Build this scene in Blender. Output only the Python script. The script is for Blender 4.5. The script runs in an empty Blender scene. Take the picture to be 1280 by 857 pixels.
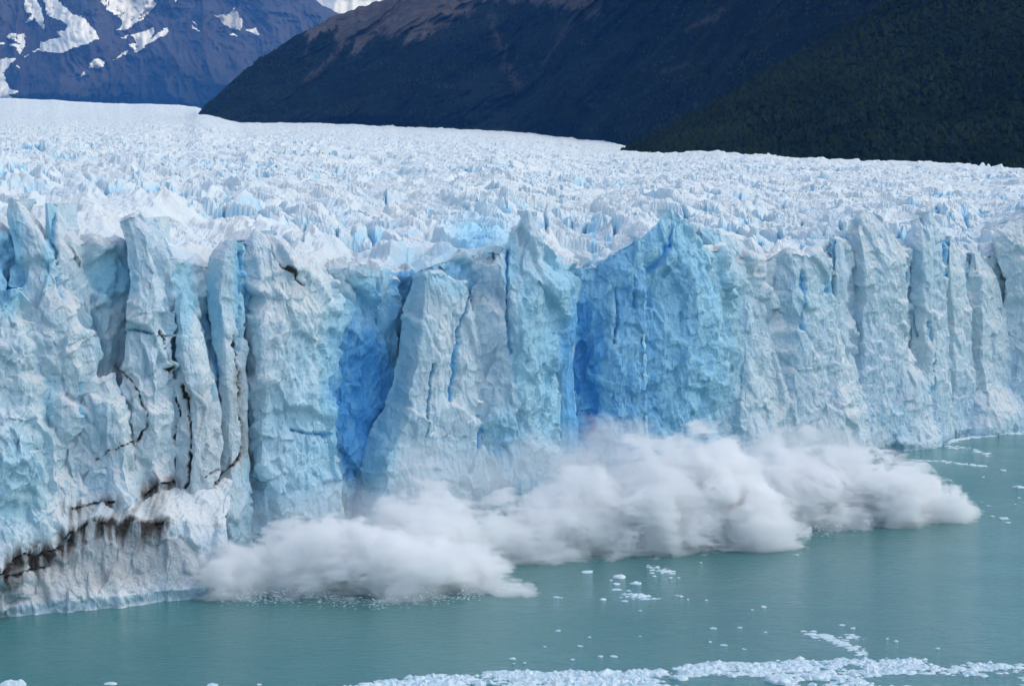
import bpy, math, random
import numpy as np

scene = bpy.context.scene
R = math.radians
rng = np.random.RandomState(7)
random.seed(7)

# ------------------------------------------------------------------ camera, sky, sun, exposure
W0, H0 = 1280.0, 857.0
FPX = 2567.0                     # focal length in photograph pixels
CAMZ = 70.0
PITCH = math.atan((H0 / 2 - 230.0) / FPX)
cam_d = bpy.data.cameras.new('camera')
cam = bpy.data.objects.new('camera', cam_d)
scene.collection.objects.link(cam)
cam.location = (0, 0, CAMZ)
cam.rotation_euler = (math.pi / 2 - PITCH, 0, 0)
cam_d.sensor_width = 36.0
cam_d.lens = 36.0 * FPX / W0
cam_d.clip_start = 1.0
cam_d.clip_end = 60000.0
scene.camera = cam

SUN_ELEV, SUN_AZ = 54.0, 86.0    # azimuth measured from +Y (view direction) towards +X
world = bpy.data.worlds.new('World')
scene.world = world
world.use_nodes = True
wn = world.node_tree
bg = wn.nodes['Background']
sky = wn.nodes.new('ShaderNodeTexSky')
sky.sky_type = 'NISHITA'
sky.sun_disc = False
sky.sun_elevation = R(SUN_ELEV)
sky.sun_rotation = R(SUN_AZ)
sky.altitude = 200
sky.air_density = 1.0
sky.dust_density = 1.0
sky.ozone_density = 0.0
wn.links.new(sky.outputs[0], bg.inputs[0])
bg.inputs[1].default_value = 0.15

sun_d = bpy.data.lights.new('sun', 'SUN')
sun_d.energy = 1.15
sun_d.angle = R(75)
sun_d.color = (1.0, 0.97, 0.91)
sun = bpy.data.objects.new('sun', sun_d)
scene.collection.objects.link(sun)
se, sa = R(SUN_ELEV), R(SUN_AZ)
from mathutils import Vector
sdir = Vector((math.sin(sa) * math.cos(se), math.cos(sa) * math.cos(se), math.sin(se)))
sun.rotation_euler = sdir.to_track_quat('Z', 'Y').to_euler()
sun.location = (200, 200, 400)

scene.view_settings.view_transform = 'Standard'
scene.view_settings.look = 'None'
scene.view_settings.gamma = 1.0
scene.view_settings.use_curve_mapping = False
scene.view_settings.exposure = 0.36
cy = scene.cycles
cy.use_denoising = True
cy.max_bounces = 20
cy.diffuse_bounces = 4
cy.glossy_bounces = 3
cy.volume_bounces = 18
cy.volume_step_rate = 0.5
cy.use_adaptive_sampling = True
cy.adaptive_threshold = 0.03

# ------------------------------------------------------------------ pixel <-> place
sp, cp = math.sin(PITCH), math.cos(PITCH)

def at(x, y, D):
    """point seen at photograph pixel (x, y) at distance D along +Y (arrays allowed)"""
    x = np.asarray(x, float); y = np.asarray(y, float); D = np.asarray(D, float)
    a = (x - W0 / 2) / FPX
    b = (H0 / 2 - y) / FPX
    dx, dy, dz = a, cp + b * sp, -sp + b * cp
    k = D / dy
    return np.stack(np.broadcast_arrays(dx * k, D, CAMZ + dz * k), -1)

def water_D(x, y):
    b = (H0 / 2 - np.asarray(y, float)) / FPX
    return -CAMZ / (-sp + b * cp) * (cp + b * sp)

def on_water(x, y):
    return at(x, y, water_D(x, y))

def base_y(D):
    """pixel row where the water lies at distance D"""
    t = -CAMZ / np.asarray(D, float)
    b = (t * cp + sp) / (cp - t * sp)
    return H0 / 2 - b * FPX

def pix(P):
    r = P - np.array([0, 0, CAMZ])
    f = r[..., 1] * cp - r[..., 2] * sp
    u = r[..., 1] * sp + r[..., 2] * cp
    return W0 / 2 + FPX * r[..., 0] / f, H0 / 2 - FPX * u / f

# ------------------------------------------------------------------ noise
def _h(*ks):
    h = np.zeros(np.broadcast(*ks).shape, np.uint32)
    for k, m in zip(ks, (0x9E3779B1, 0x85EBCA77, 0xC2B2AE3D, 0x27D4EB2F)):
        h = (h ^ (k.astype(np.int64) & 0xFFFFFFFF).astype(np.uint32)) * np.uint32(m)
        h ^= h >> np.uint32(15)
    h *= np.uint32(0x2C1B3C6D); h ^= h >> np.uint32(12)
    h *= np.uint32(0x297A2D39); h ^= h >> np.uint32(15)
    return h

def _r(h):
    return h.astype(np.float64) / 4294967296.0

def vnoise(x, y, z, seed=0):
    """smooth value noise, -1..1"""
    x, y, z = np.broadcast_arrays(np.asarray(x, float), np.asarray(y, float), np.asarray(z, float))
    xi, yi, zi = np.floor(x), np.floor(y), np.floor(z)
    fx, fy, fz = x - xi, y - yi, z - zi
    fx, fy, fz = [f * f * f * (f * (f * 6 - 15) + 10) for f in (fx, fy, fz)]
    s = np.full(1, seed)
    out = 0
    for i in (0, 1):
        wx = fx if i else 1 - fx
        for j in (0, 1):
            wy = fy if j else 1 - fy
            for k in (0, 1):
                wz = fz if k else 1 - fz
                out = out + wx * wy * wz * _r(_h(xi + i, yi + j, zi + k, s))
    return out * 2 - 1

def fbm(x, y, z, oct=4, seed=0, gain=.5):
    a, s, o = 1.0, 0.0, 0
    for k in range(oct):
        o = o + a * vnoise(x, y, z, seed + 17 * k); s += a
        x, y, z, a = x * 2.03, y * 2.03, z * 2.03, a * gain
    return o / s

def ridged(x, y, z, oct=3, seed=0, gain=.5):
    a, s, o = 1.0, 0.0, 0
    for k in range(oct):
        o = o + a * (1 - 2 * np.abs(vnoise(x, y, z, seed + 31 * k))); s += a
        x, y, z, a = x * 2.07, y * 2.07, z * 2.07, a * gain
    return o / s

def facets(u, v, seed=0, k=14.0, tilt=1.0, jit=.9):
    """cells of tilted planes blended over narrow seams; returns value, F1, F2-F1, cell random"""
    ui, vi = np.floor(u), np.floor(v)
    s = np.full(1, seed)
    W = np.zeros(u.shape); V = np.zeros(u.shape)
    F1 = np.full(u.shape, 9.0); F2 = np.full(u.shape, 9.0); C = np.zeros(u.shape)
    for i in (-1, 0, 1):
        for j in (-1, 0, 1):
            a, b = ui + i, vi + j
            h = _h(a, b, s)
            r1 = _r(h); h2 = h * np.uint32(747796405) + np.uint32(2891336453); h2 ^= h2 >> np.uint32(13)
            r2 = _r(h2); h3 = h2 * np.uint32(277803737) + np.uint32(12345); h3 ^= h3 >> np.uint32(14)
            r3 = _r(h3); h4 = h3 * np.uint32(1664525) + np.uint32(1013904223); h4 ^= h4 >> np.uint32(16)
            r4 = _r(h4); h5 = h4 * np.uint32(22695477) + np.uint32(777); h5 ^= h5 >> np.uint32(15)
            r5 = _r(h5)
            du = u - (a + .5 + (r1 - .5) * jit); dv = v - (b + .5 + (r2 - .5) * jit)
            d = np.sqrt(du * du + dv * dv)
            w = np.exp(-d * k)
            V += w * (tilt * ((r3 - .5) * 2 * du + (r4 - .5) * 2 * dv) + (r5 - .5))
            W += w
            near = d < F1
            F2 = np.where(near, F1, np.minimum(F2, d))
            C = np.where(near, r5, C)
            F1 = np.where(near, d, F1)
    return V / (W + 1e-30), F1, F2 - F1, C

def smooth(a, b, x):
    t = np.clip((x - a) / (b - a), 0, 1)
    return t * t * (3 - 2 * t)

def tab(pts):
    p = np.array(pts, float)
    return lambda x: np.interp(x, p[:, 0], p[:, 1])

def seg_dist(px, py, line):
    """distance to a polyline in pixels, and signed rows below it (positive = below)"""
    d = np.full(px.shape, 1e9)
    l = np.array(line, float)
    for (x0, y0), (x1, y1) in zip(l[:-1], l[1:]):
        ex, ey = x1 - x0, y1 - y0
        t = np.clip(((px - x0) * ex + (py - y0) * ey) / (ex * ex + ey * ey + 1e-9), 0, 1)
        d = np.minimum(d, np.hypot(px - x0 - t * ex, py - y0 - t * ey))
    return d

def in_poly(px, py, poly):
    c = np.zeros(px.shape, bool)
    p = np.array(poly, float)
    for (x0, y0), (x1, y1) in zip(p, np.roll(p, -1, 0)):
        if y0 == y1: continue
        c ^= ((y0 > py) != (y1 > py)) & (px < (x1 - x0) * (py - y0) / (y1 - y0) + x0)
    return c

# ------------------------------------------------------------------ meshes
def mesh_from(name, V, F, attrs=None, smooth_shade=True):
    V = np.ascontiguousarray(V, np.float32).reshape(-1, 3)
    F = np.ascontiguousarray(F, np.int32)
    n, k = F.shape
    me = bpy.data.meshes.new(name)
    me.vertices.add(len(V)); me.vertices.foreach_set('co', V.ravel())
    me.loops.add(n * k); me.loops.foreach_set('vertex_index', F.ravel())
    me.polygons.add(n)
    me.polygons.foreach_set('loop_start', np.arange(0, n * k, k, dtype=np.int32))
    me.polygons.foreach_set('use_smooth', np.full(n, smooth_shade))
    for a, val in (attrs or {}).items():
        at_ = me.attributes.new(a, 'FLOAT', 'POINT')
        at_.data.foreach_set('value', np.ascontiguousarray(val, np.float32).ravel())
    me.update(calc_edges=True)
    me.validate()
    return me

def grid_faces(ny, nx):
    i = np.arange(ny * nx).reshape(ny, nx)
    return np.stack([i[:-1, :-1], i[:-1, 1:], i[1:, 1:], i[1:, :-1]], -1).reshape(-1, 4)

def link(name, me, mat=None, parent=None, **props):
    o = bpy.data.objects.new(name, me)
    scene.collection.objects.link(o)
    if mat is not None and me is not None: me.materials.append(mat)
    if parent is not None: o.parent = parent
    for k, v in props.items(): o[k] = v
    return o

def normals(P):
    du = np.gradient(P, axis=1); dv = np.gradient(P, axis=0)
    n = np.cross(du, dv)
    return n / (np.linalg.norm(n, axis=-1, keepdims=True) + 1e-9)

# ------------------------------------------------------------------ materials
def new_mat(name):
    m = bpy.data.materials.new(name); m.use_nodes = True
    nt = m.node_tree; nt.nodes.clear()
    out = nt.nodes.new('ShaderNodeOutputMaterial')
    return m, nt, out

class NB:
    def __init__(s, nt): s.nt = nt
    def n(s, t, **kw):
        nd = s.nt.nodes.new(t)
        for k, v in kw.items():
            if k.startswith('i_'): nd.inputs[k[2:].replace('__', ' ')].default_value = v
            else: setattr(nd, k, v)
        return nd
    def l(s, a, b): s.nt.links.new(a, b)
    def math(s, op, a, b=None, clamp=False):
        nd = s.nt.nodes.new('ShaderNodeMath'); nd.operation = op; nd.use_clamp = clamp
        for i, q in enumerate((a, b)):
            if q is None: continue
            if hasattr(q, 'node'): s.l(q, nd.inputs[i])
            else: nd.inputs[i].default_value = q
        return nd.outputs[0]
    def ramp(s, v, a, b, c=0.0, d=1.0):
        nd = s.nt.nodes.new('ShaderNodeMapRange'); nd.interpolation_type = 'SMOOTHSTEP'
        s.l(v, nd.inputs[0])
        for i, q in enumerate((a, b, c, d)): nd.inputs[i + 1].default_value = q
        return nd.outputs[0]
    def mix(s, f, a, b):
        nd = s.nt.nodes.new('ShaderNodeMix'); nd.data_type = 'RGBA'
        for i, q in ((0, f), (6, a), (7, b)):
            if hasattr(q, 'node'): s.l(q, nd.inputs[i])
            else: nd.inputs[i].default_value = q if i == 0 else (*q, 1)
        return nd.outputs[2]
    def noise(s, scale, detail=4, vec=None, rough=.55, dist=0.0):
        nd = s.nt.nodes.new('ShaderNodeTexNoise')
        nd.inputs['Scale'].default_value = scale; nd.inputs['Detail'].default_value = detail
        nd.inputs['Roughness'].default_value = rough; nd.inputs['Distortion'].default_value = dist
        if vec is not None: s.l(vec, nd.inputs['Vector'])
        return nd.outputs[0]
    def attr(s, name):
        return s.n('ShaderNodeAttribute', attribute_name=name).outputs['Fac']
    def scaled_pos(s, sx, sy, sz):
        g = s.n('ShaderNodeNewGeometry')
        m = s.n('ShaderNodeVectorMath', operation='MULTIPLY'); s.l(g.outputs['Position'], m.inputs[0])
        m.inputs[1].default_value = (sx, sy, sz)
        return m.outputs[0]
    def bump(s, h, strength, dist):
        b = s.n('ShaderNodeBump'); b.inputs['Strength'].default_value = strength; b.inputs['Distance'].default_value = dist
        s.l(h, b.inputs['Height']); return b.outputs[0]

def ice_material(name, face, crust, blue, cyan=(.40, .72, .88), streak=True, debris=0.0, bump=1.0):
    m, nt, out = new_mat(name); b = NB(nt)
    pos = b.scaled_pos(1, 1, 1)
    tall = b.scaled_pos(1, 1, .22)
    geo = b.n('ShaderNodeNewGeometry')
    nz = b.n('ShaderNodeSeparateXYZ'); b.l(geo.outputs['Normal'], nz.inputs[0])
    # weathered white crust lies on what faces up, bare bluish ice on what has broken off
    mott = b.noise(.16, 5, pos)
    crust_f = b.ramp(b.math('ADD', nz.outputs[2], b.math('MULTIPLY', b.math('SUBTRACT', mott, .5), .9)), .05, .62)
    c1 = b.mix(crust_f, face, crust)
    pat = b.ramp(b.noise(.45, 6, tall, .62), .50, .72)
    c1 = b.mix(b.math('MULTIPLY', pat, .5), c1, tuple(.45 * f + .55 * q for f, q in zip(face, crust)))
    band = b.ramp(b.noise(.09, 4, tall, .5), .42, .66)
    c1 = b.mix(b.math('MULTIPLY', band, .35), c1, tuple(.55 * f + .45 * q for f, q in zip(face, blue)))
    fb = b.math('MULTIPLY', b.attr('blue'), b.ramp(b.noise(.35, 5, tall, .6), .25, .6, .72, 1.0), clamp=True)
    c1 = b.mix(b.ramp(fb, 0.0, .55), c1, cyan)
    c1 = b.mix(b.ramp(fb, .40, 1.0), c1, blue)
    if debris > 0:
        sheet = b.ramp(b.noise(.0045, 5, b.scaled_pos(.35, 1.6, 1), .6), .40, .64)
        c1 = b.mix(b.math('MULTIPLY', sheet, .32), c1, (.66, .72, .74))
        fine = b.ramp(b.noise(.035, 6, b.scaled_pos(1, .22, 1), .7), .42, .62)
        c1 = b.mix(b.math('MULTIPLY', fine, .30), c1, (.62, .71, .75))
        sp_ = b.math('MULTIPLY', b.ramp(b.noise(.35, 7, b.scaled_pos(1, .35, 1), .72), .60, .74), b.ramp(b.noise(.012, 3, pos), .42, .62))
        c1 = b.mix(b.math('MULTIPLY', sp_, debris), c1, (.30, .27, .24))
    dirt = b.attr('dirt')
    dn = b.noise(.9, 6, b.scaled_pos(1, 1, .25), .65)
    df = b.ramp(b.math('MULTIPLY', dirt, b.math('ADD', dn, .55)), .15, .95)
    c1 = b.mix(b.ramp(dirt, .05, .45, 0, .55), c1, (.50, .48, .46))
    c1 = b.mix(df, c1, (.05, .042, .037))
    p = b.n('ShaderNodeBsdfPrincipled'); b.l(c1, p.inputs['Base Color'])
    p.inputs['Roughness'].default_value = .55
    p.inputs['Specular IOR Level'].default_value = .25
    h = b.math('ADD', b.noise(.9, 7, b.scaled_pos(1, 1, .7), .66), b.math('MULTIPLY', b.noise(3.6, 5, pos, .7), .5))
    for sc_, am in ((.55, .9), (1.7, .35)):
        vr = b.n('ShaderNodeTexVoronoi'); vr.inputs['Scale'].default_value = sc_
        wv = b.n('ShaderNodeVectorMath', operation='ADD'); b.l(b.scaled_pos(1, 1, .7), wv.inputs[0])
        nv_ = b.n('ShaderNodeTexNoise'); nv_.inputs['Scale'].default_value = .6; b.l(pos, nv_.inputs['Vector']); b.l(nv_.outputs['Color'], wv.inputs[1])
        b.l(wv.outputs[0], vr.inputs['Vector'])
        h = b.math('ADD', h, b.math('MULTIPLY', vr.outputs['Distance'], am))
    b.l(b.bump(h, 1.0 * bump, .9), p.inputs['Normal'])
    b.l(p.outputs[0], out.inputs[0])
    return m

ICE_FACE = (.64, .81, .895)
ICE_CRUST = (.82, .85, .855)
ICE_BLUE = (.12, .45, .85)
mat_ice = ice_material('glacier_ice', ICE_FACE, ICE_CRUST, ICE_BLUE, bump=.72)
mat_surf = ice_material('glacier_surface_ice', (.73, .82, .845), (.80, .815, .79), (.14, .48, .85), debris=.5, bump=.38)

# ------------------------------------------------------------------ lake
m, nt, out = new_mat('glacial_lake_water'); b = NB(nt)
p = b.n('ShaderNodeBsdfPrincipled')
big = b.noise(.012, 3, b.scaled_pos(1, .5, 1))
b.l(b.mix(b.ramp(big, .35, .65), (.046, .188, .188), (.072, .225, .215)), p.inputs['Base Color'])
ruf = b.ramp(b.noise(.010, 4, b.scaled_pos(.6, 1.2, 1), .6), .40, .66)
b.l(b.math('ADD', b.math('MULTIPLY', ruf, .16), .04), p.inputs['Roughness'])
p.inputs['IOR'].default_value = 1.333
hh = b.math('ADD', b.noise(.55, 5, b.scaled_pos(.8, 1.3, 1), .62, .3),
            b.math('MULTIPLY', b.noise(.06, 3, b.scaled_pos(1, 1, 1)), 1.2))
b.l(b.bump(hh, .55, .55), p.inputs['Normal'])
b.l(p.outputs[0], out.inputs[0])
mat_water = m
wx = np.linspace(-900, 1500, 60); wy = np.linspace(-300, 1700, 60)
V = np.stack(np.broadcast_arrays(wx[None, :], wy[:, None], 0.0), -1)
link('lake', mesh_from('lake', V, grid_faces(60, 60)), mat_water, kind='structure',
     label='calm milky teal glacial lake below the ice cliff', category='lake')

# ------------------------------------------------------------------ the ice front
base_line = np.array([(-260, 795), (-150, 778), (0, 760), (120, 746), (215, 736), (285, 720), (430, 690), (600, 655), (800, 620),
                      (1000, 585), (1130, 561), (1180, 549), (1280, 537), (1450, 520), (1600, 507)], float)
_yf = tab(list(zip(base_line[:, 0], water_D(base_line[:, 0], base_line[:, 1]))))
def front_D(x):
    return _yf(x)

blue_spots = [  # freshly broken blue ice: x, y, rx, ry, strength
    (455, 500, 50, 130, 1.0), (475, 405, 56, 60, .7), (505, 345, 30, 30, .8), (600, 300, 34, 22, .75), (560, 345, 40, 22, .7),
    (770, 440, 95, 200, .75), (730, 470, 36, 130, .95), (800, 500, 70, 90, .6), (840, 330, 40, 90, .55), (850, 420, 75, 180, .62),
    (690, 450, 24, 150, .55), (660, 420, 22, 120, .45), (640, 600, 90, 90, .55), (360, 600, 80, 120, .38), (520, 560, 60, 90, .3), (610, 600, 30, 60, .45), (700, 590, 50, 60, .55),
    (480, 520, 20, 100, .4), (505, 430, 18, 90, .35), (375, 450, 30, 40, .35), (380, 560, 60, 120, .38), (420, 600, 30, 90, .35),
    (300, 350, 12, 60, .7), (265, 400, 10, 60, .6), (140, 345, 34, 42, .55), (10, 330, 22, 60, .75), (62, 300, 8, 60, .5),
    (60, 500, 14, 40, .35), (25, 590, 40, 90, .35), (20, 660, 40, 50, .2), (230, 375, 12, 60, .5), (1010, 380, 40, 60, .22), (930, 440, 30, 120, .15),
    (1090, 350, 40, 80, .12), (1160, 330, 25, 70, .2), (118, 420, 18, 40, .3), (640, 330, 12, 40, .5), (820, 300, 18, 40, .6),
    (1200, 520, 90, 40, .12), (1120, 530, 40, 30, .2)]
blue_cracks = [([(634, 312), (633, 350), (635, 400), (638, 440)], 2.4), ([(1042, 298), (1040, 330), (1037, 366)], 2.2),
               ([(1004, 340), (1007, 375), (1005, 412)], 2.0), ([(70, 268), (66, 300), (72, 340), (80, 372)], 2.0),
               ([(842, 275), (838, 300), (826, 325), (812, 338)], 4.0), ([(302, 318), (304, 360), (301, 400), (297, 440)], 3.0),
               ([(252, 375), (262, 420), (270, 470), (272, 500)], 3.0), ([(217, 340), (216, 400), (217, 470)], 2.5),
               ([(724, 430), (730, 470), (740, 500), (742, 545)], 5.0), ([(792, 340), (794, 385)], 1.6), ([(770, 360), (772, 400), (768, 430)], 1.6),
               ([(1183, 300), (1182, 345)], 1.6), ([(1211, 318), (1209, 345)], 1.8), ([(1135, 320), (1137, 370), (1145, 420)], 1.4),
               ([(576, 420), (570, 460), (566, 500)], 2.0), ([(590, 360), (576, 400), (574, 430)], 1.8), ([(540, 455), (537, 500), (535, 545)], 1.6),
               ([(372, 540), (390, 541), (408, 544)], 2.5), ([(160, 412), (190, 415), (216, 422)], 1.0), ([(1165, 490), (1167, 440), (1160, 400)], 1.3),
               ([(600, 520), (598, 560), (588, 590)], 2.0), ([(110, 395), (117, 410), (112, 385)], 2.0), ([(97, 530), (102, 500), (104, 480)], 1.6)]
dirt_cracks = [  # polyline, half width, drip length, drip strength
    ([(120, 573), (140, 562), (173, 551), (186, 534), (183, 510), (173, 487), (158, 470), (145, 457)], 1.4, 26, .35),
    ([(227, 480), (233, 510), (239, 544), (237, 592), (226, 622), (217, 646)], 2.2, 46, .40),
    ([(298, 470), (298, 510), (303, 548), (300, 571), (288, 585), (269, 603), (267, 639)], 2.2, 60, .55),
    ([(181, 620), (200, 604), (217, 603)], 1.8, 55, .8), ([(255, 597), (272, 586)], 1.2, 20, .3),
    ([(86, 637), (113, 629), (142, 629)], 1.6, 40, .75),
    ([(0, 716), (27, 690), (45, 696), (80, 674), (97, 662), (118, 646), (148, 656), (165, 650), (203, 653)], 2.2, 62, .95),
    ([(336, 300), (345, 325), (365, 342), (385, 362)], 1.2, 10, .15), ([(205, 400), (212, 470), (220, 500), (225, 520)], 1.0, 20, .2),
    ([(290, 420), (296, 450), (300, 480)], 1.2, 15, .2), ([(0, 722), (30, 714), (60, 706)], 1.6, 20, .5), ([(262, 640), (276, 652)], 1.5, 20, .4)]

def tint(px, py, wp):
    """blue and dirt amounts and how deep the ice is split at these photograph pixels"""
    blue = np.zeros(px.shape); dirt = np.zeros(px.shape); groove = np.zeros(px.shape)
    wx_ = px + 10 * fbm(px / 30, py / 45, 3.3, 3, 5); wy_ = py + 14 * fbm(px / 30, py / 45, 9.1, 3, 6)
    bx0, bx1, by0, by1 = px.min() - 40, px.max() + 40, py.min() - 40, py.max() + 40
    for x, y, rx, ry, s in blue_spots:
        if x + 2 * rx < bx0 or x - 2 * rx > bx1 or y + 2 * ry < by0 or y - 2 * ry > by1: continue
        q = ((wx_ - x) / rx) ** 2 + ((wy_ - y) / ry) ** 2
        blue = np.maximum(blue, s * np.exp(-q * q * .7))
    jx = px + 3 * fbm(px / 9, py / 9, 1.0, 3, 8); jy = py + 3 * fbm(px / 9, py / 9, 5.0, 3, 9)
    for line, w in blue_cracks:
        l = np.array(line)
        if l[:, 0].max() < bx0 or l[:, 0].min() > bx1 or l[:, 1].max() < by0 or l[:, 1].min() > by1: continue
        d = seg_dist(jx, jy, line)
        w = w * (.35 + 1.3 * smooth(-.55, .6, fbm(px / 18, py / 26, w, 3, 15)))
        g = np.exp(-(d / w) ** 2)
        groove = np.maximum(groove, g); blue = np.maximum(blue, .95 * g)
    for line, w, L, s in dirt_cracks:
        l = np.array(line)
        if l[:, 0].max() < bx0 or l[:, 0].min() > bx1 or l[:, 1].max() + 2.2 * L < by0 or l[:, 1].min() > by1: continue
        w = w * (.35 + .9 * smooth(-.5, .5, fbm(px / 16, py / 16, 3.0, 3, 16)))
        d = seg_dist(jx, jy, line)
        groove = np.maximum(groove, .6 * np.exp(-(d / (w * .8)) ** 2))
        dirt = np.maximum(dirt, (.55 + 1.1 * smooth(-.5, .5, fbm(px / 14, py / 14, 6.0, 3, 14))) * np.exp(-(d / (w * .75)) ** 2))
        o = np.argsort(l[:, 0]); lx = l[o, 0] + np.arange(len(o)) * 1e-3
        ly = np.interp(jx, lx, l[o, 1])
        below = jy - ly
        streak = smooth(.15, .75, .5 + .8 * fbm(px / 5.5, py / 70, 2.2, 3, 11))
        inside = smooth(lx[0] - 6, lx[0] + 2, jx) * (1 - smooth(lx[-1] - 2, lx[-1] + 8, jx))
        drip = inside * (below > -1) * np.exp(-np.maximum(below, 0) / L * 1.6) * (below < 2.2 * L)
        dirt = np.maximum(dirt, s * drip * (.55 + .55 * streak))
        dirt = np.maximum(dirt, .60 * s * np.exp(-(d / 13) ** 2) * (.4 + streak))
    for x, y, rx, ry, s in [(150, 700, 150, 46, .36), (235, 610, 60, 60, .26), (270, 540, 40, 110, .26), (190, 560, 70, 70, .16), (40, 735, 90, 25, .30)]:
        q = ((wx_ - x) / rx) ** 2 + ((wy_ - y) / ry) ** 2
        dirt = np.maximum(dirt, s * np.exp(-q * q))
        blue = blue * (1 - .7 * np.exp(-q * q))
    return blue, dirt, groove

def carve(P, px, py, seed, amp, groove):
    """break a smooth sheet up into ice: big planes, small planes, flutes, cracks"""
    n = normals(P)
    flip = np.where((n[..., 1] > 0)[..., None], -1, 1)
    n = n * flip
    X = P[..., 0] + .45 * P[..., 1]; Z = P[..., 2]; Y = P[..., 1]
    wX = X + 1.6 * fbm(X / 6, Y / 6, Z / 9, 2, seed + 3); wZ = Z + 2.0 * fbm(X / 6, Y / 6, Z / 9, 2, seed + 4)
    f1, _, e1, c1 = facets(wX / 8.5 + .035 * wZ, wZ / 11.5, seed, 36, 1.9)
    f2, _, e2, c2 = facets(wX / 3.2 + 7 - .05 * wZ, wZ / 4.8, seed + 1, 32, 2.0)
    f3, _, e3, c3 = facets(wX / 1.1 + 3, wZ / 1.8, seed + 2, 20, 1.5)
    fl = ridged(wX / 3.1, Y / 20, wZ / 26, 3, seed + 5)
    d = amp * (1.15 * f1 + .66 * f2 + .32 * f3 + .14 * fl + .10 * fbm(X / 2.2, Y / 2.2, Z / 3.4, 4, seed + 6))
    d = d - 1.3 * groove
    return P + n * d[..., None]

glacier = bpy.data.objects.new('glacier', None)
scene.collection.objects.link(glacier)
glacier.location = (0, 400, 0)
glacier['kind'] = 'structure'
glacier['label'] = 'broad crevassed glacier ending in a tall blue-white ice cliff at the lake'
glacier['category'] = 'glacier'
def gpart(name, me, mat, label=None):
    o = link(name, me, mat, glacier)
    o.matrix_parent_inverse = glacier.matrix_world.inverted() if False else o.matrix_parent_inverse
    o.location = (0, -400, 0)
    if label: o['label'] = label
    return o

STEP = 1.8   # photograph pixels between mesh points on the ice front

def resample(pts, n):
    p = np.array(pts, float)
    s = np.r_[0, np.cumsum(np.hypot(*np.diff(p, axis=0).T))]
    t = np.linspace(0, s[-1], n)
    return np.stack([np.interp(t, s, p[:, 0]), np.interp(t, s, p[:, 1])], -1)

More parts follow.
